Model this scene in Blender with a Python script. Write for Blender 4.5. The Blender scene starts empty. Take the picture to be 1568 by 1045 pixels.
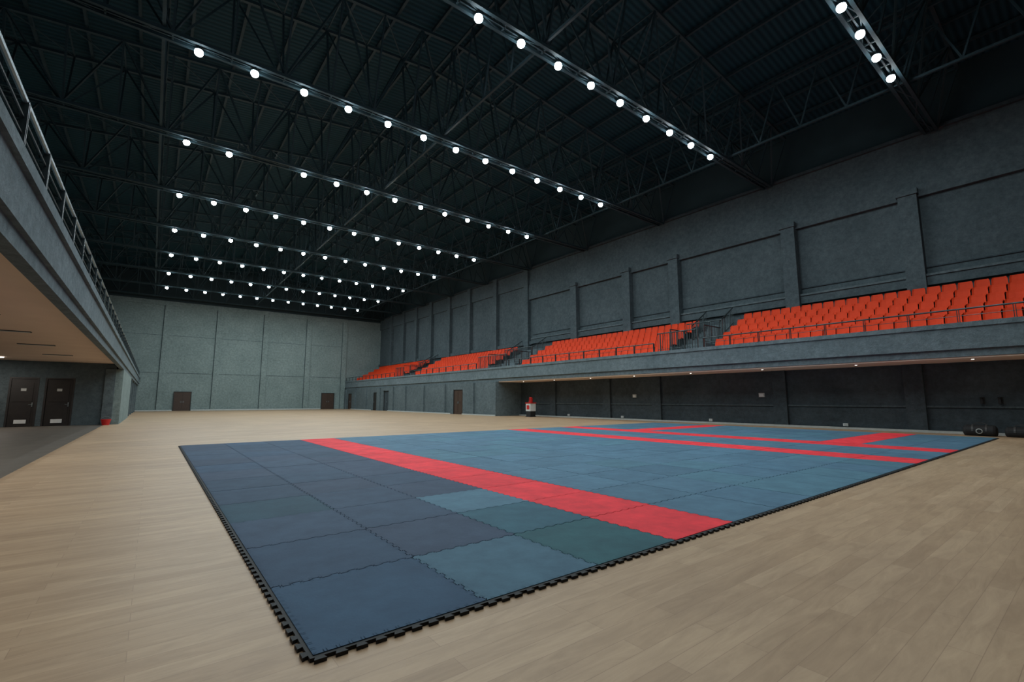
import bpy, math, random, bmesh
from mathutils import Vector, Matrix
random.seed(7)
scene = bpy.context.scene
COL = scene.collection
scene.view_settings.view_transform = 'Standard'
scene.view_settings.look = 'None'

# ------------------------------------------------------------------ materials
def new_mat(name):
    m = bpy.data.materials.new(name); m.use_nodes = True
    nt = m.node_tree
    return m, nt, nt.nodes["Principled BSDF"]

def noise_mat(name, c1, c2, scale=3.0, rough=0.8, bump=0.0, metallic=0.0, stretch=(1,1,1), detail=6, bscale=None, spec=0.5):
    m, nt, b = new_mat(name)
    tc = nt.nodes.new("ShaderNodeTexCoord"); mp = nt.nodes.new("ShaderNodeMapping")
    mp.inputs["Scale"].default_value = stretch
    nt.links.new(tc.outputs["Object"], mp.inputs["Vector"])
    n = nt.nodes.new("ShaderNodeTexNoise"); n.inputs["Scale"].default_value = scale; n.inputs["Detail"].default_value = detail
    nt.links.new(mp.outputs[0], n.inputs["Vector"])
    r = nt.nodes.new("ShaderNodeValToRGB")
    r.color_ramp.elements[0].position = .3; r.color_ramp.elements[1].position = .7
    r.color_ramp.elements[0].color = (*c1, 1); r.color_ramp.elements[1].color = (*c2, 1)
    nt.links.new(n.outputs["Fac"], r.inputs[0]); nt.links.new(r.outputs[0], b.inputs["Base Color"])
    b.inputs["Roughness"].default_value = rough; b.inputs["Metallic"].default_value = metallic
    b.inputs["Specular IOR Level"].default_value = spec
    if bump > 0:
        n2 = nt.nodes.new("ShaderNodeTexNoise"); n2.inputs["Scale"].default_value = bscale or scale*4; n2.inputs["Detail"].default_value = 4
        nt.links.new(tc.outputs["Object"], n2.inputs["Vector"])
        bp = nt.nodes.new("ShaderNodeBump"); bp.inputs["Strength"].default_value = bump; bp.inputs["Distance"].default_value = .03
        nt.links.new(n2.outputs["Fac"], bp.inputs["Height"]); nt.links.new(bp.outputs[0], b.inputs["Normal"])
    return m

def conc_mat(name, c1, c2, bump=.8):
    """rough rendered concrete: large stains + fine grain + trowel bump"""
    m, nt, b = new_mat(name); L=nt.links.new
    tc = nt.nodes.new("ShaderNodeTexCoord")
    n = nt.nodes.new("ShaderNodeTexNoise"); n.inputs["Scale"].default_value=.55; n.inputs["Detail"].default_value=8; n.inputs["Roughness"].default_value=.65
    L(tc.outputs["Object"], n.inputs["Vector"])
    r = nt.nodes.new("ShaderNodeValToRGB"); r.color_ramp.elements[0].position=.32; r.color_ramp.elements[1].position=.68
    r.color_ramp.elements[0].color=(*c1,1); r.color_ramp.elements[1].color=(*c2,1); L(n.outputs["Fac"], r.inputs[0])
    n2 = nt.nodes.new("ShaderNodeTexNoise"); n2.inputs["Scale"].default_value=5; n2.inputs["Detail"].default_value=9; n2.inputs["Roughness"].default_value=.75
    L(tc.outputs["Object"], n2.inputs["Vector"])
    r2 = nt.nodes.new("ShaderNodeValToRGB"); r2.color_ramp.elements[0].position=.36; r2.color_ramp.elements[1].position=.64
    r2.color_ramp.elements[0].color=(.72,.73,.74,1); r2.color_ramp.elements[1].color=(1.16,1.16,1.16,1); L(n2.outputs["Fac"], r2.inputs[0])
    mx = nt.nodes.new("ShaderNodeMixRGB"); mx.blend_type='MULTIPLY'; mx.inputs[0].default_value=1
    L(r.outputs[0], mx.inputs[1]); L(r2.outputs[0], mx.inputs[2]); L(mx.outputs[0], b.inputs["Base Color"])
    b.inputs["Roughness"].default_value=.88; b.inputs["Specular IOR Level"].default_value=.25
    bp = nt.nodes.new("ShaderNodeBump"); bp.inputs["Strength"].default_value=bump; bp.inputs["Distance"].default_value=.06
    L(n2.outputs["Fac"], bp.inputs["Height"]); L(bp.outputs[0], b.inputs["Normal"])
    return m

def emit_mat(name, col, strength):
    m, nt, b = new_mat(name)
    b.inputs["Base Color"].default_value = (*col, 1)
    b.inputs["Emission Color"].default_value = (*col, 1)
    b.inputs["Emission Strength"].default_value = strength
    return m

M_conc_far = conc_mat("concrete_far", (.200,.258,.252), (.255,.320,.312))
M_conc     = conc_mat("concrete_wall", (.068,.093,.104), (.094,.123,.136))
M_conc_lt  = conc_mat("concrete_parapet", (.125,.165,.182), (.170,.217,.236))
M_conc_md  = conc_mat("concrete_mid", (.098,.130,.141), (.132,.168,.181))
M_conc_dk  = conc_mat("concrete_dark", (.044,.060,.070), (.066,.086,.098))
M_clad     = noise_mat("dark_cladding", (.014,.034,.042), (.020,.044,.054), 1.0, .7)
M_soffit   = noise_mat("soffit_plaster", (.80,.60,.47), (.86,.66,.52), 1.0, .8)
M_steel    = noise_mat("truss_steel", (.020,.044,.054), (.032,.060,.074), 3.0, .6, spec=.3)
M_rail     = noise_mat("rail_steel", (.04,.055,.06), (.07,.09,.095), 6.0, .4, metallic=.6)
M_rail_lt  = noise_mat("handrail_steel", (.22,.27,.29), (.30,.36,.38), 6.0, .35, metallic=.7)
M_seat     = noise_mat("seat_plastic", (.66,.048,.010), (.76,.060,.014), 2.0, .6, spec=.18)
M_frame    = noise_mat("seat_bracket", (.03,.03,.03), (.06,.06,.06), 6.0, .5)
M_door_br  = noise_mat("door_wood", (.040,.022,.015), (.065,.036,.024), 6.0, .5, stretch=(4,4,.6))
M_door_dk  = noise_mat("door_dark", (.010,.009,.009), (.018,.015,.014), 6.0, .5)
M_door_fr  = noise_mat("door_frame", (.014,.014,.014), (.024,.021,.021), 6.0, .5)
M_white    = noise_mat("white_plastic", (.60,.63,.63), (.70,.73,.73), 6.0, .5)
M_skirt    = noise_mat("skirting", (.40,.43,.42), (.48,.51,.50), 6.0, .5)
M_black    = noise_mat("black_rubber", (.007,.008,.009), (.014,.015,.017), 12.0, .75)
M_red      = noise_mat("red_paint", (.50,.015,.015), (.60,.022,.02), 5.0, .4)
M_corr     = noise_mat("corridor_floor", (.095,.085,.072), (.135,.12,.10), 2.0, .5)
M_lens     = emit_mat("lamp_lens", (.84,.95,1.0), 34)
M_led      = emit_mat("led_lens", (1.0,.93,.85), 6)

def floor_mat():
    m, nt, b = new_mat("sports_floor_wood")
    L = nt.links.new
    tc = nt.nodes.new("ShaderNodeTexCoord")
    br = nt.nodes.new("ShaderNodeTexBrick")
    br.inputs["Scale"].default_value = 1.0
    br.inputs["Brick Width"].default_value = 1.25; br.inputs["Row Height"].default_value = .13
    br.inputs["Mortar Size"].default_value = .0016; br.inputs["Mortar Smooth"].default_value = .3
    br.offset = .37
    br.inputs["Color1"].default_value = (.43,.290,.180,1); br.inputs["Color2"].default_value = (.52,.365,.235,1)
    br.inputs["Mortar"].default_value = (.34,.22,.14,1)
    L(tc.outputs["Object"], br.inputs["Vector"])
    mp = nt.nodes.new("ShaderNodeMapping"); mp.inputs["Scale"].default_value = (1.1, 7, 1)
    L(tc.outputs["Object"], mp.inputs["Vector"])
    n = nt.nodes.new("ShaderNodeTexNoise"); n.inputs["Scale"].default_value = 1.6; n.inputs["Detail"].default_value = 10
    n.inputs["Distortion"].default_value = .8; n.inputs["Roughness"].default_value=.68
    L(mp.outputs[0], n.inputs["Vector"])
    r = nt.nodes.new("ShaderNodeValToRGB")
    r.color_ramp.elements[0].position=.3; r.color_ramp.elements[1].position=.72
    r.color_ramp.elements[0].color=(.78,.75,.72,1); r.color_ramp.elements[1].color=(1.08,1.08,1.07,1)
    L(n.outputs["Fac"], r.inputs[0])
    n3 = nt.nodes.new("ShaderNodeTexNoise"); n3.inputs["Scale"].default_value=.5; n3.inputs["Detail"].default_value=5
    L(tc.outputs["Object"], n3.inputs["Vector"])
    r3 = nt.nodes.new("ShaderNodeValToRGB")
    r3.color_ramp.elements[0].position=.3; r3.color_ramp.elements[1].position=.7
    r3.color_ramp.elements[0].color=(.85,.84,.84,1); r3.color_ramp.elements[1].color=(1.04,1.04,1.02,1)
    L(n3.outputs["Fac"], r3.inputs[0])
    mx = nt.nodes.new("ShaderNodeMixRGB"); mx.blend_type='MULTIPLY'; mx.inputs[0].default_value=1
    L(br.outputs["Color"], mx.inputs[1]); L(r.outputs[0], mx.inputs[2])
    mx2 = nt.nodes.new("ShaderNodeMixRGB"); mx2.blend_type='MULTIPLY'; mx2.inputs[0].default_value=1
    L(mx.outputs[0], mx2.inputs[1]); L(r3.outputs[0], mx2.inputs[2])
    L(mx2.outputs[0], b.inputs["Base Color"])
    b.inputs["Roughness"].default_value=.46
    b.inputs["Specular IOR Level"].default_value=.32
    bp = nt.nodes.new("ShaderNodeBump"); bp.inputs["Strength"].default_value=.12; bp.inputs["Distance"].default_value=.005
    L(n.outputs["Fac"], bp.inputs["Height"]); L(bp.outputs[0], b.inputs["Normal"])
    return m
M_floor = floor_mat()

def roof_mat():
    m, nt, b = new_mat("corrugated_roof")
    L = nt.links.new
    tc = nt.nodes.new("ShaderNodeTexCoord")
    w = nt.nodes.new("ShaderNodeTexWave"); w.bands_direction='Y'; w.inputs["Scale"].default_value=1.3
    L(tc.outputs["Object"], w.inputs["Vector"])
    r = nt.nodes.new("ShaderNodeValToRGB")
    r.color_ramp.elements[0].color=(.009,.034,.047,1); r.color_ramp.elements[1].color=(.018,.060,.082,1)
    L(w.outputs["Fac"], r.inputs[0]); L(r.outputs[0], b.inputs["Base Color"])
    bp = nt.nodes.new("ShaderNodeBump"); bp.inputs["Strength"].default_value=.6; bp.inputs["Distance"].default_value=.05
    L(w.outputs["Fac"], bp.inputs["Height"]); L(bp.outputs[0], b.inputs["Normal"])
    b.inputs["Roughness"].default_value=.7; b.inputs["Specular IOR Level"].default_value=.15
    return m
M_roof = roof_mat()

def mat_foam():
    m, nt, b = new_mat("eva_foam")
    L = nt.links.new
    at = nt.nodes.new("ShaderNodeAttribute"); at.attribute_name="tile_col"
    tc = nt.nodes.new("ShaderNodeTexCoord")
    n = nt.nodes.new("ShaderNodeTexNoise"); n.inputs["Scale"].default_value=2.6; n.inputs["Detail"].default_value=10; n.inputs["Roughness"].default_value=.72
    L(tc.outputs["Object"], n.inputs["Vector"])
    r = nt.nodes.new("ShaderNodeValToRGB")
    r.color_ramp.elements[0].position=.3; r.color_ramp.elements[1].position=.75
    r.color_ramp.elements[0].color=(.76,.76,.79,1); r.color_ramp.elements[1].color=(1.28,1.26,1.22,1)
    L(n.outputs["Fac"], r.inputs[0])
    mx = nt.nodes.new("ShaderNodeMixRGB"); mx.blend_type='MULTIPLY'; mx.inputs[0].default_value=1
    L(at.outputs["Color"], mx.inputs[1]); L(r.outputs[0], mx.inputs[2]); L(mx.outputs[0], b.inputs["Base Color"])
    b.inputs["Roughness"].default_value=.75; b.inputs["Specular IOR Level"].default_value=.26
    n2 = nt.nodes.new("ShaderNodeTexNoise"); n2.inputs["Scale"].default_value=60; n2.inputs["Detail"].default_value=3
    L(tc.outputs["Object"], n2.inputs["Vector"])
    bp = nt.nodes.new("ShaderNodeBump"); bp.inputs["Strength"].default_value=.25; bp.inputs["Distance"].default_value=.004
    L(n2.outputs["Fac"], bp.inputs["Height"]); L(bp.outputs[0], b.inputs["Normal"])
    return m
M_foam = mat_foam()

# ------------------------------------------------------------------ mesh builder
class MB:
    def __init__(s): s.v=[]; s.f=[]; s.m=[]; s.mats=[]
    def mi(s, mat):
        if mat not in s.mats: s.mats.append(mat)
        return s.mats.index(mat)
    def box(s, x0,x1,y0,y1,z0,z1, mat):
        b=len(s.v)
        s.v += [(x0,y0,z0),(x1,y0,z0),(x1,y1,z0),(x0,y1,z0),(x0,y0,z1),(x1,y0,z1),(x1,y1,z1),(x0,y1,z1)]
        fs=[(0,3,2,1),(4,5,6,7),(0,1,5,4),(1,2,6,5),(2,3,7,6),(3,0,4,7)]
        k=s.mi(mat)
        for f in fs: s.f.append(tuple(b+i for i in f)); s.m.append(k)
    def bar(s, p, q, w, mat, h=None):
        p=Vector(p); q=Vector(q); d=(q-p)
        if d.length<1e-6: return
        d.normalize(); h=h or w
        up=Vector((0,0,1)) if abs(d.z)<.95 else Vector((1,0,0))
        a=d.cross(up).normalized()*w/2; c=a.cross(d).normalized()*h/2
        b=len(s.v)
        for e in (p,q):
            for sa,sc in ((-1,-1),(1,-1),(1,1),(-1,1)): s.v.append(tuple(e+a*sa+c*sc))
        k=s.mi(mat)
        for f in [(0,1,2,3),(7,6,5,4),(0,4,5,1),(1,5,6,2),(2,6,7,3),(3,7,4,0)]:
            s.f.append(tuple(b+i for i in f)); s.m.append(k)
    def tube(s, p, q, r0, mat, r1=None, n=12, cap=True):
        p=Vector(p); q=Vector(q); d=(q-p).normalized(); r1=r0 if r1 is None else r1
        up=Vector((0,0,1)) if abs(d.z)<.95 else Vector((1,0,0))
        a=d.cross(up).normalized(); c=a.cross(d).normalized()
        b=len(s.v)
        for e,r in ((p,r0),(q,r1)):
            for i in range(n):
                t=2*math.pi*i/n; s.v.append(tuple(e+a*r*math.cos(t)+c*r*math.sin(t)))
        k=s.mi(mat)
        for i in range(n):
            j=(i+1)%n; s.f.append((b+i,b+n+i,b+n+j,b+j)); s.m.append(k)
        if cap:
            s.f.append(tuple(b+i for i in range(n))); s.m.append(k)
            s.f.append(tuple(b+n+i for i in reversed(range(n)))); s.m.append(k)
    def prism(s, prof, y0, y1, mat):
        b=len(s.v); n=len(prof)
        for y in (y0,y1):
            for (x,z) in prof: s.v.append((x,y,z))
        k=s.mi(mat)
        for i in range(n):
            j=(i+1)%n; s.f.append((b+i,b+j,b+n+j,b+n+i)); s.m.append(k)
        s.f.append(tuple(b+i for i in reversed(range(n)))); s.m.append(k)
        s.f.append(tuple(b+n+i for i in range(n))); s.m.append(k)
    def add(s, verts, faces, mat, off=(0,0,0)):
        b=len(s.v); k=s.mi(mat)
        s.v += [(x+off[0],y+off[1],z+off[2]) for x,y,z in verts]
        for f in faces: s.f.append(tuple(b+i for i in f)); s.m.append(k)
    def build(s, name, smooth=False, parent=None):
        me=bpy.data.meshes.new(name); me.from_pydata(s.v,[],s.f)
        for m in s.mats: me.materials.append(m)
        me.polygons.foreach_set("material_index", s.m)
        if smooth: me.polygons.foreach_set("use_smooth",[True]*len(s.f))
        me.update()
        bm=bmesh.new(); bm.from_mesh(me); bmesh.ops.recalc_face_normals(bm, faces=bm.faces); bm.to_mesh(me); bm.free()
        o=bpy.data.objects.new(name, me); COL.objects.link(o)
        if parent: o.parent=parent
        return o

# ------------------------------------------------------------------ key dimensions (metres)
YB, YF = -9.0, 66.0
XL, XR = -7.0, 26.3
XLB, XRB = -1.2, 21.3
XUW = 23.7
ZW = 13.05

# ------------------------------------------------------------------ floor
m=MB()
m.box(-1.8,XR,YB,YF,-.2,0,M_floor)
m.box(XL,-1.8,YB,YF,-.2,-.004,M_corr)
m.build("floor")

# ------------------------------------------------------------------ far wall
m=MB()
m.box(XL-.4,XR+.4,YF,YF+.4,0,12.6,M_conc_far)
m.box(XL-.4,XR+.4,YF,YF+.4,12.6,17.6,M_clad)
m.build("wall_far")
m=MB()
for x in (.75,5.9,11.0,16.2,21.0):
    m.box(x-.3,x+.3,YF-.16,YF,0,12.6,M_conc_far)
    m.box(x-.36,x-.3,YF-.05,YF,0,12.6,M_conc)
m.box(XL,XRB-.4,YF-.10,YF,12.1,12.6,M_conc_far)
m.box(XL,XRB-.4,YF-.03,YF,8.6,8.64,M_conc_md)
m.box(XL,XRB-.4,YF-.03,YF,4.3,4.34,M_conc_md)
m.build("trim_1")
m=MB(); m.box(XL+.1,1.9,YF-.22,YF-.17,0,.14,M_skirt); m.box(3.7,18.15,YF-.22,YF-.17,0,.14,M_skirt); m.build("baseboard_far")

m=MB(); m.box(XL-.4,XR+.4,YB-.4,YB,0,ZW,M_conc_dk); m.box(XL-.4,XR+.4,YB-.4,YB,ZW,17.6,M_clad); m.build("wall_back")
m=MB(); m.box(XL-.4,XL,YB,YF,0,3.0,M_conc); m.box(XL-.4,XL,YB,YF,3.0,15.6,M_clad)  # upper part coloured dark to paint in the darkness above the balcony
m.build("wall_left")

# ------------------------------------------------------------------ right upper wall
m=MB()
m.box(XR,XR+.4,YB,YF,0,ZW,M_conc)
m.box(XR,XR+.4,YB,YF,ZW,15.6,M_clad)
m.build("wall_right")
m=MB()
m.box(XR-.22,XR,YB,31.3,10.15,11.5,M_conc)
m.box(XR-.14,XR,YB,YF,11.5,ZW,M_conc)
m.box(XR-.30,XR,YB,YF,ZW-.12,ZW+.03,M_conc_dk)
PIL=[-5.6,-.4,4.8,9.75,16.6,20.4,25.6]
for y in PIL:
    m.box(XR-.42,XR,y-.33,y+.33,5.6,10.35,M_conc)
    m.box(XR-.5,XR,y-.38,y+.38,10.25,10.5,M_conc)
for y in (31.6,36.4,41.2,45.4,49.8,53.8,57.6,61.6):
    m.box(XR-.36,XR,y-.3,y+.3,5.2,ZW,M_conc)
m.box(XR-.20,XR,YB,31,6.15,6.55,M_conc)
m.box(XR-.26,XR,YB,31,6.55,6.64,M_conc_md)
m.box(XR-.06,XR,YB,31,6.95,7.0,M_conc_dk)
m.box(XR-.20,XR,31,YF,6.1,6.4,M_conc)
m.build("trim_2")

# ------------------------------------------------------------------ wall below right balcony
ZS=2.68
m=MB()
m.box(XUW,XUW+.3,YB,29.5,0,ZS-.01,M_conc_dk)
def wall_openings(m, x0,x1, ya,yb, z0,z1, ops, mat):
    y=ya
    for (o0,o1,h) in sorted(ops):
        m.box(x0,x1,y,o0,z0,z1,mat); m.box(x0,x1,o0,o1,h,z1,mat); y=o1
    m.box(x0,x1,y,yb,z0,z1,mat)
OPS=[(34.6,36.2,2.15),(50.6,52.2,2.3),(54.2,55.2,2.15),(63.0,64.4,2.1)]
wall_openings(m, XRB+.02,XRB+.32, 29.5,YF, 0,ZS-.01, OPS, M_conc_md)
m.box(XRB+.32,XUW+.3,29.5,29.8,0,ZS-.01,M_conc_md)
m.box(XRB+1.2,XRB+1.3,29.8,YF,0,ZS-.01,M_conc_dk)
m.build("wall_right_lower")
m=MB()
for y in (-5.6,-.4,4.8,9.75,16.6,20.4,25.6):
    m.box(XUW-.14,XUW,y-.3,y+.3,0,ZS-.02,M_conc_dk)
m.box(XUW-.06,XUW,YB,29.5,.95,1.02,M_conc)
for y in (29.8,33.0,37.8,42.0,46.2,49.4,53.2,57.6,61.6,65.3):
    m.box(XRB-.12,XRB+.02,y-.28,y+.28,0,ZS-.02,M_conc_md)
m.build("trim_3")
m=MB()
m.box(XUW-.19,XUW-.15,YB,29.5,0,.09,M_skirt)
for a,bq in ((29.5,34.4),(36.4,50.4),(55.4,62.8)): m.box(XRB-.18,XRB-.14,a,bq,0,.09,M_skirt)
m.build("baseboard_right")

# ------------------------------------------------------------------ right balcony
NR=5
m=MB()
prof=[(XRB,2.93),(XRB+.10,2.93),(XRB+.10,ZS),(XR-.01,ZS)]
top=[(XR-.01,3.5+.42*(NR-1))]
for i in range(NR-1,0,-1):
    xs=22.0+.8*i+.05
    top += [(xs,3.5+.42*i),(xs,3.5+.42*(i-1))]
prof += top + [(XRB+.22,3.5),(XRB+.22,3.82),(XRB-.05,3.82),(XRB-.05,3.66),(XRB,3.66)]
m.prism(prof, YB+.01, YF-.17, M_conc_lt)
m.build("balcony_right")
m=MB(); m.box(XRB+.14,XUW,YB,29.45,ZS-.05,ZS-.004,M_soffit); m.build("ceiling_under_balcony_right")

# ------------------------------------------------------------------ left balcony
m=MB()
prof=[(XLB,3.02),(XLB,3.52),(XLB+.05,3.52),(XLB+.05,3.66),(XLB-.25,3.66),(XLB-.25,3.45),(XL+.01,3.45),(XL+.01,3.14),(XLB-.22,3.14),(XLB-.22,2.82),(XLB-.06,2.82),(XLB-.06,3.02)]
m.prism(prof, YB+.01, YF-.17, M_conc_lt)
m.build("balcony_left")
m=MB(); m.box(XL,XLB-.24,YB,YF-.2,3.09,3.135,M_soffit); m.build("ceiling_under_balcony_left")

m=MB()
Yb=31.4
def wall_open_x(m, y0,y1, xa,xb, z0,z1, ops, mat):
    x=xa
    for (o0,o1,h) in sorted(ops):
        m.box(x,o0,y0,y1,z0,z1,mat); m.box(o0,o1,y0,y1,h,z1,mat); x=o1
    m.box(x,xb,y0,y1,z0,z1,mat)
wall_open_x(m, Yb,Yb+.25, XL,XLB-.35, 0,3.08, [(-5.3,-4.3,2.3),(-4.1,-3.05,2.3)], M_conc)
m.box(XLB-.35,XLB-.05,Yb,43,0,2.81,M_conc_far)  # lighter concrete paints in the light on this side face
m.box(XL,XLB-.35,43,43.2,0,3.08,M_conc)
m.box(XLB-.75,XLB-.35,Yb-.10,Yb,0,2.81,M_conc_md)  # column tone raised above the wall's to paint in light on it
m.box(XL,XLB-.35,Yb+1.2,Yb+1.3,0,3.08,M_door_fr)
for y in (47,52,57,62):
    m.box(XLB-.6,XLB-.1,y-.3,y+.3,0,2.81,M_conc_md)
m.build("wall_left_lower")

# ------------------------------------------------------------------ doors
def door_y(name, x0,x1,y,h,mat,leaves=1,sign=False):
    m=MB(); fw=.07
    m.box(x0,x0+fw,y-.06,y+.08,0,h,M_door_fr); m.box(x1-fw,x1,y-.06,y+.08,0,h,M_door_fr); m.box(x0+fw,x1-fw,y-.06,y+.08,h-fw,h,M_door_fr)
    w=(x1-x0-2*fw)/leaves
    for i in range(leaves):
        a=x0+fw+i*w+.006; b=x0+fw+(i+1)*w-.006
        m.box(a,b,y-.02,y+.03,.01,h-fw-.006,mat)
        m.box(a+.1,b-.1,y-.035,y-.02,.18,h*.42,mat)
        m.box(a+.1,b-.1,y-.035,y-.02,h*.5,h-fw-.18,mat)
        hx = b-.09 if i%2==0 else a+.09
        m.box(hx-.02,hx+.02,y-.05,y-.02,.92,1.12,M_rail_lt); m.bar((hx,y-.07,1.02),(hx+(-.12 if i%2==0 else .12),y-.07,1.02),.02,M_rail_lt)
        m.bar((hx,y-.05,1.02),(hx,y-.08,1.02),.02,M_rail_lt)
    if sign:
        c=(x0+x1)/2
        m.box(c-.09,c+.09,y-.045,y-.036,1.66,1.78,M_skirt)
        m.box(c-.2,c+.2,y-.045,y-.036,.14,.32,M_white)
    return m.build(name)
door_y("door_1",-5.3,-4.3,Yb+.05,2.3,M_door_dk,1,sign=True)
door_y("door_2",-4.1,-3.05,Yb+.05,2.3,M_door_dk,1,sign=True)
door_y("door_3",1.95,3.65,YF-.10,2.2,M_door_br,2)
door_y("door_4",18.2,19.9,YF-.10,2.2,M_door_br,2)
def door_x(name, y0,y1,x,h,mat,leaves=2):
    m=MB(); fw=.07
    m.box(x-.04,x+.1,y0,y0+fw,0,h,M_door_fr); m.box(x-.04,x+.1,y1-fw,y1,0,h,M_door_fr); m.box(x-.04,x+.1,y0+fw,y1-fw,h-fw,h,M_door_fr)
    w=(y1-y0-2*fw)/leaves
    for i in range(leaves):
        a=y0+fw+i*w+.006; b=y0+fw+(i+1)*w-.006
        m.box(x,x+.05,a,b,.01,h-fw-.006,mat)
        m.box(x-.015,x,a+.1,b-.1,.18,h*.42,mat); m.box(x-.015,x,a+.1,b-.1,h*.5,h-fw-.18,mat)
        hy=b-.08 if i%2==0 else a+.08
        m.box(x-.03,x,hy-.02,hy+.02,.92,1.12,M_rail_lt); m.bar((x-.06,hy,1.02),(x-.06,hy-.1,1.02),.02,M_rail_lt); m.bar((x,hy,1.02),(x-.07,hy,1.02),.02,M_rail_lt)
    return m.build(name)
door_x("door_5",34.6,36.2,XRB+.08,2.15,M_door_br)
door_x("door_6",54.2,55.2,XRB+.08,2.15,M_door_dk,1)
door_x("door_7",63.0,64.4,XRB+.08,2.1,M_door_br)
door_x("door_8",50.6,52.2,XRB+.18,2.3,M_conc_dk)

# ------------------------------------------------------------------ roof
XM=(XL+XR)/2
m=MB()
ZE,ZR=15.5,17.3
b=[(XL-.4,ZE),(XM,ZR),(XR+.4,ZE),(XR+.4,ZE+.12),(XM,ZR+.12),(XL-.4,ZE+.12)]
m.prism(b,YB-.4,YF+.4,M_roof)
m.build("ceiling")
m=MB()
def zroof(x): return ZE+(ZR-ZE)*(1-abs(x-XM)/(XM-XL+.4))
x=XL+.6
while x<XR:
    z=zroof(x)-.12
    m.box(x-.05,x+.05,YB+.02,YF-.05,z-.12,z,M_steel)
    x+=1.64
m.build("roof_purlins")

# ------------------------------------------------------------------ trusses
ROWS=[3.77-6.81+6.81*i for i in range(10)]
ZB=12.85
def truss(m, y):
    x0=XL+.05; x1=XR-.32
    n=20; dx=(x1-x0)/n
    wb,wt=.20,1.05
    def P(i,kind):
        xx=x0+dx*i
        zt=zroof(xx)-.36
        if kind=='bl': return (xx,y-wb,ZB)
        if kind=='br': return (xx,y+wb,ZB)
        if kind=='tl': return (xx,y-wt,zt)
        return (xx,y+wt,zt)
    for k in ('bl','br','tl','tr'):
        for i in range(n):
            m.bar(P(i,k),P(i+1,k),.11 if k[0]=='b' else .12,M_steel)
    for i in range(n+1):
        m.bar(P(i,'bl'),P(i,'tl'),.065,M_steel); m.bar(P(i,'br'),P(i,'tr'),.065,M_steel)
        m.bar(P(i,'bl'),P(i,'br'),.05,M_steel); m.bar(P(i,'tl'),P(i,'tr'),.05,M_steel)
    for i in range(n):
        for a,bq in (('bl','tl'),('br','tr')):
            if i%2==0: m.bar(P(i,a),P(i+1,bq),.065,M_steel)
            else: m.bar(P(i,bq),P(i+1,a),.065,M_steel)
        if i%2==0: m.bar(P(i,'bl'),P(i+1,'br'),.04,M_steel)
        else: m.bar(P(i,'br'),P(i+1,'bl'),.04,M_steel)
        m.bar(P(i,'tl'),P(i+1,'tr'),.04,M_steel)
for y in ROWS+[64.6]:
    m=MB(); truss(m,y); m.build("roof_truss")
for xx in (-.6,9.4,21.3):
    m=MB()
    ys=ROWS+[64.6]
    for a,bq in zip(ys[:-1],ys[1:]):
        k=4; zt=zroof(xx)-.6
        m.bar((xx,a,ZB+.12),(xx,bq,ZB+.12),.09,M_steel); m.bar((xx,a,zt),(xx,bq,zt),.09,M_steel)
        for i in range(k):
            ya=a+(bq-a)*i/k; yb=a+(bq-a)*(i+1)/k
            m.bar((xx,ya,ZB+.12),(xx,(ya+yb)/2,zt),.06,M_steel); m.bar((xx,(ya+yb)/2,zt),(xx,yb,ZB+.12),.06,M_steel)
    m.build("roof_brace")

# ------------------------------------------------------------------ high bay lamps
lamps=bpy.data.objects.new("high_bay_lamps",None); COL.objects.link(lamps)
m=MB()
ZL=12.64
ld=bpy.data.lights.new("lamp","AREA"); ld.shape='DISK'; ld.size=.10; ld.energy=60; ld.color=(.85,.97,1.0)
def dome(m,x,y,z,r,mat,n=16,k=4):
    b=len(m.v); kk=m.mi(mat)
    for q in range(k):
        a=math.pi/2*q/k
        for i in range(n):
            t=2*math.pi*i/n; m.v.append((x+r*math.cos(a)*math.cos(t),y+r*math.cos(a)*math.sin(t),z-r*math.sin(a)))
    m.v.append((x,y,z-r))
    for q in range(k-1):
        for i in range(n):
            j=(i+1)%n; m.f.append((b+q*n+i,b+q*n+j,b+(q+1)*n+j,b+(q+1)*n+i)); m.m.append(kk)
    for i in range(n):
        m.f.append((b+(k-1)*n+i,b+(k-1)*n+(i+1)%n,b+k*n)); m.m.append(kk)
for ri,y in enumerate(ROWS):
    if ri==0: continue
    for i in range(13):
        if ri==4 and i==2: continue
        x=.35+1.638*i
        # reflector sits above the glass globe so the globe's upper half spills onto the trusses
        m.tube((x,y,ZL+.06),(x,y,ZL+.14),.12,M_steel,.09,16)
        m.tube((x,y,ZL+.14),(x,y,ZL+.24),.06,M_steel,.06,10)
        m.bar((x,y,ZL+.2),(x,y,ZB),.03,M_steel)
        dome(m,x,y,ZL-.002,.13,M_lens)
        m.tube((x,y,ZL-.002),(x,y,ZL+.06),.13,M_lens,.115,16,cap=False)
        o=bpy.data.objects.new("lamp_light",ld); COL.objects.link(o); o.location=(x,y,ZL-.145); o.parent=lamps
    m.bar((XL+.1,y,ZB),(XR-.4,y,ZB),.05,M_steel)
m.build("lamp_housings",parent=lamps)

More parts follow.
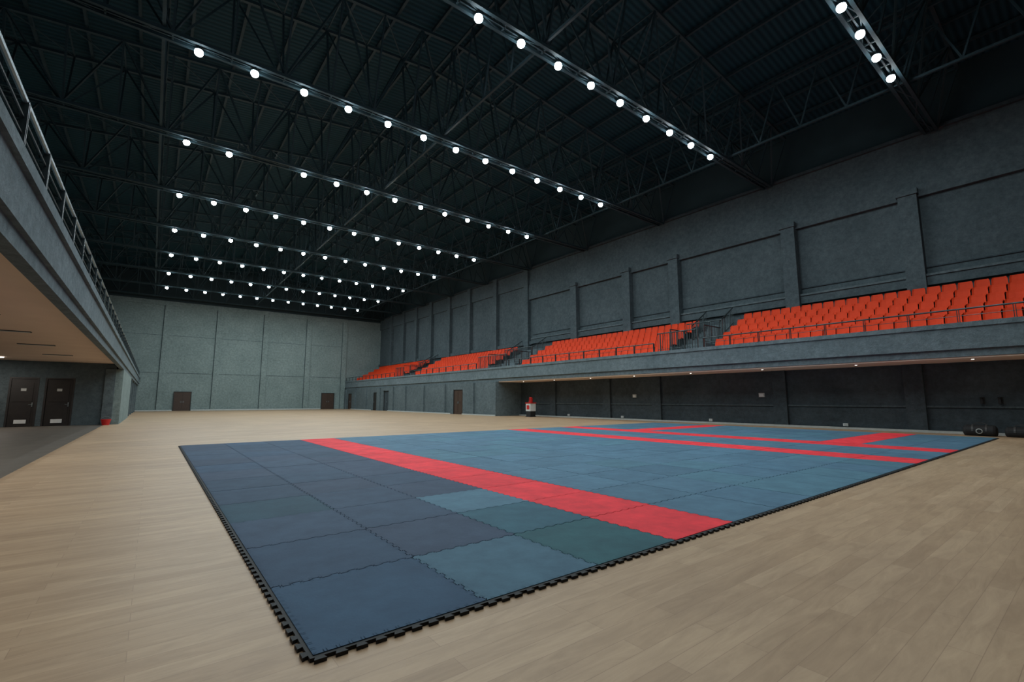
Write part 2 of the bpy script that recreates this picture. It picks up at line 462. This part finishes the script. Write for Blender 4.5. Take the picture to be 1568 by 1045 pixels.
# ------------------------------------------------------------------ seats
def seat_mesh():
    prof=[(-.24,.385),(-.21,.425),(-.05,.41),(.12,.405),(.17,.45),(.205,.60),(.235,.74),(.245,.83)]
    W=[.20,.22,.225,.225,.225,.225,.22,.19]
    us=[-1,-.75,0,.75,1]
    V=[];F=[]
    def off(k,u):
        e=abs(u)
        return .03 if e==1 else (.008 if e==.75 else 0)
    for side in (0,1):
        for k,(px,pz) in enumerate(prof):
            for u in us:
                o=off(k,u)
                if k<4: x,z=px,pz+o
                else: x,z=px-o,pz
                if side: 
                    if k<4: z-=.025
                    else: x+=.025
                V.append((x,u*W[k],z))
    n=len(prof);c=len(us)
    for side in (0,1):
        b=side*n*c
        for k in range(n-1):
            for j in range(c-1):
                q=(b+k*c+j,b+k*c+j+1,b+(k+1)*c+j+1,b+(k+1)*c+j)
                F.append(q if side==0 else q[::-1])
    B=n*c
    for k in range(n-1):
        F.append((k*c,(k+1)*c,B+(k+1)*c,B+k*c)); F.append((k*c+4,B+k*c+4,B+(k+1)*c+4,(k+1)*c+4))
    for j in range(c-1):
        F.append((j,B+j,B+j+1,j+1)); t=(n-1)*c; F.append((t+j,t+j+1,B+t+j+1,B+t+j))
    return V,F
SV,SF=seat_mesh()
def seat_block(y0,y1):
    m=MB(); n=int((y1-y0)/.485)
    for r in range(NR):
        x=22.42+.8*r; z=3.502+.42*r
        for i in range(n):
            y=y0+.25+i*.485
            m.add(SV,SF,M_seat,(x,y,z))
            m.box(x-.05,x+.12,y-.03,y+.03,z,z+.39,M_frame)
            m.box(x-.03,x+.2,y-.18,y+.18,z+.355,z+.38,M_frame)
    m.build("stadium_seats")
for a,bq in ((-8.6,12.4),(14.9,28.0),(32.6,46.8),(49.4,65.4)):
    seat_block(a,bq)

# ------------------------------------------------------------------ railings
def railing(name,x,y0,y1,z0,h,mats,post=1.25,nr=3):
    m=MB(); mt,mp=mats
    m.tube((x,y0,z0+h),(x,y1,z0+h),.028,mt,n=8)
    for k in range(1,nr+1):
        zz=z0+h*k/(nr+1); m.tube((x,y0,zz),(x,y1,zz),.011,mp,n=6)
    n=max(1,int(round((y1-y0)/post)))
    for i in range(n+1):
        y=y0+(y1-y0)*i/n
        m.box(x-.03,x+.03,y-.008,y+.008,z0,z0+h,mp)
        m.box(x-.03,x+.03,y-.06,y-.044,z0,z0+h,mp)
        m.box(x-.06,x+.06,y-.08,y+.03,z0,z0+.012,mp)
    return m.build(name)
railing("railing",XLB-.1,YB+.1,YF-.3,3.662,.72,(M_rail_lt,M_rail),post=1.3,nr=3)
for a,bq in ((YB+.2,12.2),(15.1,28.1),(32.6,46.7),(49.3,YF-.4)):
    railing("railing",XRB+.08,a,bq,3.822,.46,(M_rail,M_rail),post=1.3,nr=1)
def vomitory(y0,y1):
    m=MB()
    m.box(22.3,24.0,y0,y0+.15,3.5,4.15,M_conc_md); m.box(22.3,24.0,y1-.15,y1,3.5,4.15,M_conc_md)
    m.box(24.0,24.15,y0,y1,3.93,4.6,M_conc_md)
    for i in range(8):
        x=24.2+.25*i; z=4.34+.18*i-.2
        m.box(x,min(x+.25,XR-.45),y0+.3,y1-.3,z-.1,z+.2,M_conc_lt)
    def bal(p,q):
        p=Vector(p);q=Vector(q); L=(q-p).length; k=max(1,int(L/.14))
        m.tube(p+Vector((0,0,.95)),q+Vector((0,0,.95)),.03,M_rail,n=8)
        m.tube(p+Vector((0,0,.1)),q+Vector((0,0,.1)),.015,M_rail,n=6)
        for i in range(k+1):
            c=p.lerp(q,i/k); m.bar(c,c+Vector((0,0,.95)),.018 if i%5 else .045,M_rail)
    bal((22.3,y0+.07,4.15),(24.0,y0+.07,4.15)); bal((22.3,y1-.07,4.15),(24.0,y1-.07,4.15)); bal((24.07,y0,4.6),(24.07,y1,4.6))
    bal((24.2,y0+.25,4.5),(25.8,y0+.25,5.5)); bal((24.2,y1-.25,4.5),(25.8,y1-.25,5.5))
    bal((XRB+.08,y0-.1,3.825),(XRB+.08,y1+.1,3.825))
    m.build("stairwell_entrance")
vomitory(12.6,14.7); vomitory(28.5,32.2); vomitory(47.1,48.9)

# ------------------------------------------------------------------ training mat
MX0,MY0=.704,2.47; NX,NY=21,13
MX1,MY1=MX0+NX,MY0+NY
m=MB()
m.box(MX0-.016,MX1+.016,MY0-.016,MY1+.016,.001,.019,M_black)
def teeth(a,bq,nx,ny,pitch=.10,amp=.026):
    a=Vector(a);bq=Vector(bq);L=(bq-a).length;n=int(round(L/pitch));d=(bq-a)/n;o=Vector((nx,ny))*amp; k=m.mi(M_black)
    for i in range(n):
        s=a+d*i; P=[s+d*.22,s+d*.12+o,s+d*.72+o,s+d*.62]
        b=len(m.v)
        for z in (.001,.0188): m.v += [(p.x,p.y,z) for p in P]
        for f in [(4,5,6,7),(3,2,1,0),(0,1,5,4),(1,2,6,5),(2,3,7,6)]: m.f.append(tuple(b+q for q in f)); m.m.append(k)
e=.016
teeth((MX0-e,MY0-e),(MX1+e,MY0-e),0,-1); teeth((MX1+e,MY0-e),(MX1+e,MY1+e),1,0); teeth((MX1+e,MY1+e),(MX0-e,MY1+e),0,1); teeth((MX0-e,MY1+e),(MX0-e,MY0-e),-1,0)
NAVY=(.036,.074,.132); NAVY2=(.042,.070,.120); BLUEL=(.075,.160,.225); RED=(.80,.040,.055); BLUE=(.078,.164,.240); BLUE2=(.072,.154,.228); BLUE3=(.074,.168,.232)
def tcol(i,j):
    if i in (3,11,14): c=RED
    elif i>14 and j in (2,9): c=RED
    elif i<3:
        c={(1,0):(.066,.145,.208),(2,0):(.028,.100,.122),(2,1):(.036,.108,.152),(2,2):BLUEL,(0,0):(.034,.080,.144),(0,3):(.026,.072,.110),(2,3):NAVY2}.get((i,j))
        if c is None: c=random.choice([NAVY,NAVY2,(.040,.074,.128),(.034,.068,.118),(.044,.080,.136)])
    else: c=random.choice([BLUE,BLUE,BLUE2,BLUE3])
    s=random.uniform(.93,1.07)
    return (c[0]*s,c[1]*s,c[2]*s,1)
g=.0032; NT=16
def edgepts():
    out=[(0,0)]
    L=1/NT
    for q in range(NT):
        s=q*L; a=.012*(1 if q%2==0 else -1)
        out += [(s+L*.15,0),(s+L*.10,a),(s+L*.90,a),(s+L*.85,0)]
    out.append((1,0))
    return out
EP=edgepts()
cols=[]; nbase=len(m.f)
kf=m.mi(M_foam); zt=.024
for i in range(NX):
    for j in range(NY):
        x0=MX0+i; y0=MY0+j
        ca_,cb_=x0+g,x0+1-g; cc_,cd_=y0+g,y0+1-g
        cl=lambda v,a,bq: min(max(v,a),bq)
        P=[(cl(x0+t,ca_,cb_), y0+(o if j>0 else 0)+g) for t,o in EP]
        P+=[(x0+1+(o if i<NX-1 else 0)-g, cl(y0+t,cc_,cd_)) for t,o in EP[1:]]
        P+=[(cl(x0+t,ca_,cb_), y0+1+(o if j<NY-1 else 0)-g) for t,o in reversed(EP[:-1])]
        P+=[(x0+(o if i>0 else 0)+g, cl(y0+t,cc_,cd_)) for t,o in reversed(EP[1:-1])]
        ins=.03
        Q=[(cl(px,x0+ins,x0+1-ins),cl(py,y0+ins,y0+1-ins)) for px,py in P]
        c=tcol(i,j); b=len(m.v); n=len(P)
        zz=zt+random.uniform(-.001,.001)
        m.v += [(px,py,zz) for px,py in P]; m.v += [(px,py,.0195) for px,py in P]; m.v += [(px,py,zz) for px,py in Q]
        for q in range(n):
            r=(q+1)%n
            m.f.append((b+q,b+n+q,b+n+r,b+r)); m.m.append(kf); cols.append((4,c))
            m.f.append((b+q,b+r,b+2*n+r,b+2*n+q)); m.m.append(kf); cols.append((4,c))
        b2=len(m.v)
        m.v += [(x0+ins,y0+ins,zz),(x0+1-ins,y0+ins,zz),(x0+1-ins,y0+1-ins,zz),(x0+ins,y0+1-ins,zz)]
        m.f.append((b2,b2+1,b2+2,b2+3)); m.m.append(kf); cols.append((4,c))
me=bpy.data.meshes.new("training_mat"); me.from_pydata(m.v,[],m.f)
for q in m.mats: me.materials.append(q)
me.polygons.foreach_set("material_index",m.m)
ca=me.color_attributes.new("tile_col",'FLOAT_COLOR','CORNER')
buf=[]
for fi in range(nbase): buf += [0.02,0.02,0.02,1]*len(m.f[fi])
for nn,c in cols: buf += list(c)*nn
ca.data.foreach_set("color",buf)
me.update()
o=bpy.data.objects.new("training_mat",me); COL.objects.link(o)

# ------------------------------------------------------------------ under-balcony lights
dl=bpy.data.objects.new("downlights",None); COL.objects.link(dl)
m=MB()
l2=bpy.data.lights.new("downlight","AREA"); l2.shape='DISK'; l2.size=.10; l2.energy=4; l2.color=(1,.92,.8)
zd=ZS-.052
for y in (-4,-.6,2.86,6.2,9.8,13.4,17,20.4,23.8,27.2):
    m.tube((22.1,y,zd-.012),(22.1,y,zd),.065,M_white,.065,16); m.tube((22.1,y,zd-.018),(22.1,y,zd-.013),.04,M_led,.04,16)
    o=bpy.data.objects.new("downlight_light",l2); COL.objects.link(o); o.location=(22.1,y,zd-.03); o.parent=dl
m.build("downlight_trims",parent=dl)

m=MB()
for (x,y) in ((-3.2,12.0),(-3.2,14.6),(-3.2,18),(-3.2,22),(-3.2,26.5),(-5.2,18),(-5.2,22)):
    m.box(x-.45,x+.45,y-.09,y+.09,3.07,3.089,M_conc_dk)
    for k in range(3): m.box(x-.43,x+.43,y-.07+.05*k,y-.05+.05*k,3.062,3.07,M_white)
m.build("air_vents")
lw=bpy.data.objects.new("linear_and_fill_lights",None); COL.objects.link(lw)
m=MB()
l3=bpy.data.lights.new("linear_and_fill","AREA"); l3.shape='RECTANGLE'; l3.size=1.4; l3.size_y=.08; l3.energy=60; l3.color=(1,.90,.80)
for (x,y) in ((-5.9,29.2),(-5.9,8),(-5.9,13.5),(-5.9,1)):  # strip by the doors is real; the other three are added, unseen soffit fill
    m.box(x-.7,x+.7,y-.06,y+.06,3.05,3.088,M_led)
    o=bpy.data.objects.new("linear_and_fill_light",l3); COL.objects.link(o); o.location=(x,y,3.03); o.parent=lw
m.build("linear_and_fill_body",parent=lw)

# ------------------------------------------------------------------ small things
m=MB()
for y in (3.2,7.2,13.3,19.2,24):
    m.box(XUW-.08,XUW,y-.09,y+.09,.12,.24,M_white); m.box(XUW-.09,XUW-.08,y-.06,y+.06,.14,.22,M_skirt)
for y in (10.6,18.2):
    m.box(XUW-.08,XUW,y-.13,y+.13,1.38,1.58,M_skirt); m.box(XUW-.09,XUW-.08,y-.09,y+.09,1.42,1.53,M_white)
m.build("electrical_boxes")
m=MB()
for y in (2.5,2.95):
    m.box(XUW-.04,XUW,y-.06,y+.06,1.1,1.35,M_black); m.bar((XUW-.04,y,1.3),(XUW-.2,y,1.25),.06,M_black); m.bar((XUW-.2,y,1.25),(XUW-.2,y,1.1),.07,M_black)
m.build("wall_hooks")

def fire_stand(x,y):
    m=MB()
    m.box(x-.28,x+.28,y-.28,y+.28,0,.05,M_black)
    m.box(x-.24,x+.24,y-.24,y+.24,.05,.42,M_black)
    m.box(x-.26,x+.26,y-.26,y+.26,.42,.98,M_white)
    m.box(x-.29,x+.29,y-.29,y+.29,.98,1.05,M_red)
    m.tube((x,y,1.05),(x,y,1.38),.15,M_red,.15,16); m.tube((x,y,1.38),(x,y,1.46),.15,M_red,.05,16)
    m.tube((x,y,1.46),(x,y,1.52),.03,M_black,.03,10); m.bar((x,y,1.52),(x-.14,y,1.55),.03,M_black)
    m.tube((x-.14,y,1.5),(x-.2,y,1.15),.018,M_black,.018,8)
    m.box(x-.275,x-.26,y-.15,y+.15,.55,.85,M_red)
    m.build("fire_extinguisher_stand")
fire_stand(22.3,26.6)

def duffel(x,y,L,r,ring=True):
    m=MB(); N=20
    secs=[(-L/2,.55),(-L/2+.03,.85),(-L/2+.09,1),(L/2-.09,1),(L/2-.03,.85),(L/2,.55)]
    b=len(m.v); k=m.mi(M_black)
    for (t,s) in secs:
        for i in range(N):
            a=2*math.pi*i/N; zz=math.sin(a)*r*s; 
            if zz<-.8*r: zz=-.8*r
            m.v.append((x+math.cos(a)*r*s*1.1,y+t,zz+.8*r+.002))
    for q in range(len(secs)-1):
        for i in range(N):
            j=(i+1)%N; m.f.append((b+q*N+i,b+q*N+j,b+(q+1)*N+j,b+(q+1)*N+i)); m.m.append(k)
    m.f.append(tuple(b+i for i in range(N))); m.m.append(k)
    m.f.append(tuple(b+(len(secs)-1)*N+i for i in range(N))); m.m.append(k)
    for t in (-L*.2,L*.2):
        for i in range(10):
            a0=math.pi*i/10; a1=math.pi*(i+1)/10; R=r*1.03
            m.bar((x+math.cos(a0)*R*1.1,y+t,.8*r+math.sin(a0)*R),(x+math.cos(a1)*R*1.1,y+t,.8*r+math.sin(a1)*R),.05,M_frame,.012)
    for i in range(8):
        a0=math.pi*i/8; a1=math.pi*(i+1)/8
        m.bar((x,y-math.cos(a0)*L*.2,1.8*r+math.sin(a0)*.07),(x,y-math.cos(a1)*L*.2,1.8*r+math.sin(a1)*.07),.025,M_frame)
    if ring:
        m.tube((x-r*1.08,y,.8*r),(x-r*1.14,y,.8*r),.09,M_skirt,.08,16); m.tube((x-r*1.14,y,.8*r),(x-r*1.16,y,.8*r),.065,M_black,.06,16)
    m.build("duffel_bag")
duffel(22.9,3.0,.85,.21); duffel(22.9,2.0,.8,.19,False); duffel(22.9,1.0,.9,.2)

m=MB(); x,y=-1.72,30.9
m.tube((x,y,.0),(x,y,.26),.14,M_red,.20,20,cap=True); m.tube((x,y,.26),(x,y,.285),.21,M_red,.21,20)
for i in range(8):
    a0=math.pi*i/8; a1=math.pi*(i+1)/8
    m.bar((x+math.cos(a0)*.2,y,.28+math.sin(a0)*.14),(x+math.cos(a1)*.2,y,.28+math.sin(a1)*.14),.012,M_rail_lt)
m.build("red_bucket")

# ------------------------------------------------------------------ world & camera
w=bpy.data.worlds.new("world"); scene.world=w; w.use_nodes=True
w.node_tree.nodes["Background"].inputs[0].default_value=(.02,.03,.035,1); w.node_tree.nodes["Background"].inputs[1].default_value=.3
cd=bpy.data.cameras.new("camera"); cam=bpy.data.objects.new("camera",cd); COL.objects.link(cam)
cam.location=(0,0,1.235)
cd.sensor_width=36; cd.lens=709/1568*36; cd.clip_end=300
cam.rotation_euler=(math.radians(90+7.27),0,math.radians(-37.68))
scene.camera=cam
